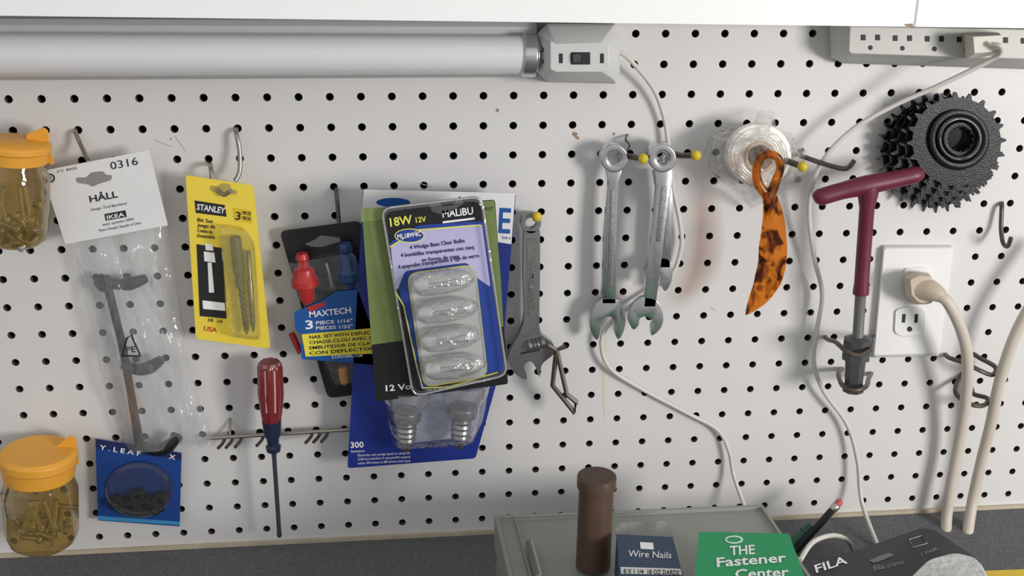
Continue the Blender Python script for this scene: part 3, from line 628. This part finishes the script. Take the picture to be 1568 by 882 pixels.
b.plate(circ(1124,826,14,16,6),0,0.0002,wtxt,M=M); b.plate(circ(1124,826,11,16,4),0,0.0002,gr,M=lambda x,y:Hz(x,y,z2+0.0008))
b.done(0.0008)
b=B("sock_package"); z3=ZB+0.055; M=lambda x,y:Hz(x,y,z3+0.0006); pk=mat("package_black",(46,48,52),0.45,var=0.1)
b.plate(rp([(1236,868),(1412,808),(1432,812),(1500,858),(1516,905),(1240,905)],6),0,0.05,pk,M=lambda x,y:Hz(x,y,z3))
b.T("FILA",(1250,877),(1298,862),12,0,wtxt,M=M); lg=mat("print_light_grey",(150,150,152),0.5); b.T("fila.com",(1338,874),(1384,864),8,0,lg,M=M,bold=False); b.T("1 PAIR",(1412,852),(1436,842),5,0,lg,M=M,bold=False)
b.tube([M(1392,826),M(1412,820),M(1420,832),M(1398,838),M(1392,826)],0.0004,lg,n=5)
b.plate(rp([(1330,858),(1345,852),(1362,846),(1370,850),(1350,858),(1338,862)],3),0,0.0002,mat("slot_grey2",(120,118,114),0.8),M=M)
rr=[Hz(x,y,z3+0.002) for x,y in rp([(1380,905),(1416,868),(1462,856),(1500,866),(1518,905)],12)]
b.loft([[q-Vector((0,0,0.002)) for q in rr],[q+Vector((0,0,0.004)) for q in rr],[q.lerp(sum(rr,Vector())/len(rr),0.12)+Vector((0,0,0.008)) for q in rr]],mat("white_sock",(200,200,198),0.9,bump=0.8,bscale=150))
b.done(0.002)
b=B("yellow_case"); z4=ZB+0.05; b.plate(rp([(1494,874),(1600,870),(1620,920),(1504,920)],4),0,0.05,mat("case_yellow",(220,186,46),0.45),M=lambda x,y:Hz(x,y,z4)); b.plate(rp([(1530,892),(1590,890),(1596,915),(1536,915)],4),0,0.001,black,M=lambda x,y:Hz(x,y,z4+0.001)); b.done(0.002)
b=B("pencil"); A=Hz(1214,848,ZB); E=P(1288,766,0.055)
b.lathe(A,E,[(0,0.0002),(0.08,0.0036),(0.83,0.0036)],ink,n=6,smooth=False); b.lathe(A,E,[(0.82,0.0036),(0.84,0.004),(0.9,0.004),(0.91,0.0036)],mat("ferrule",(190,188,186),0.3,0.9),n=12); b.lathe(A,E,[(0.9,0.0034),(0.98,0.0034),(1,0.002)],mat("eraser_pink",(190,96,96),0.7),n=12); b.done()
b=B("green_marker"); b.lathe(Hz(1205,842,ZB),P(1242,806,0.05),[(0,0.001),(0,0.005),(0.7,0.005),(0.72,0.006),(1,0.005),(1,0.0001)],mat("marker_green",(30,84,66),0.4),n=16); b.done()
b=B("charging_cable"); b.tube([Hz(1225,858,ZB+0.06),Hz(1245,830,ZB+0.055),Hz(1275,820,ZB+0.05),Hz(1298,828,ZB+0.04),Hz(1308,850,ZB+0.01)],0.0022,cable,sm=6); b.done()

# ---------- light ----------
w=bpy.data.worlds.new("world"); bpy.context.scene.world=w; w.use_nodes=True; nt=w.node_tree
tc=nt.nodes.new("ShaderNodeTexCoord"); sx=nt.nodes.new("ShaderNodeSeparateXYZ"); rm=nt.nodes.new("ShaderNodeValToRGB")
mr=nt.nodes.new("ShaderNodeMapRange"); mr.inputs[1].default_value=-1; mr.inputs[2].default_value=1
nt.links.new(tc.outputs["Generated"],sx.inputs[0]); nt.links.new(sx.outputs[2],mr.inputs[0]); nt.links.new(mr.outputs[0],rm.inputs[0])
e=rm.color_ramp.elements; e[0].position=0.28; e[0].color=(0.30,0.29,0.28,1); e[1].position=1.0; e[1].color=(0.9,0.89,0.88,1)
for ps,cc in ((0.40,(0.62,0.615,0.61,1)),(0.50,(0.45,0.455,0.46,1)),(0.56,(1.15,1.155,1.16,1)),(0.74,(0.95,0.95,0.95,1))):
    x=rm.color_ramp.elements.new(ps); x.color=cc
bgn=nt.nodes["Background"]; nt.links.new(rm.outputs[0],bgn.inputs[0]); bgn.inputs[1].default_value=0.70
def area(name,loc,tgt,size,pw,col=(1,1,1)):
    l=bpy.data.lights.new(name,'AREA'); l.size=size; l.energy=pw; l.color=col; o=bpy.data.objects.new(name,l); bpy.context.collection.objects.link(o)
    o.location=loc; o.rotation_euler=(Vector(tgt)-Vector(loc)).to_track_quat('-Z','Y').to_euler()
area("window_light",(1.35,-1.5,1.5),(0.1,0,1.25),0.45,26,(1,0.965,0.93))
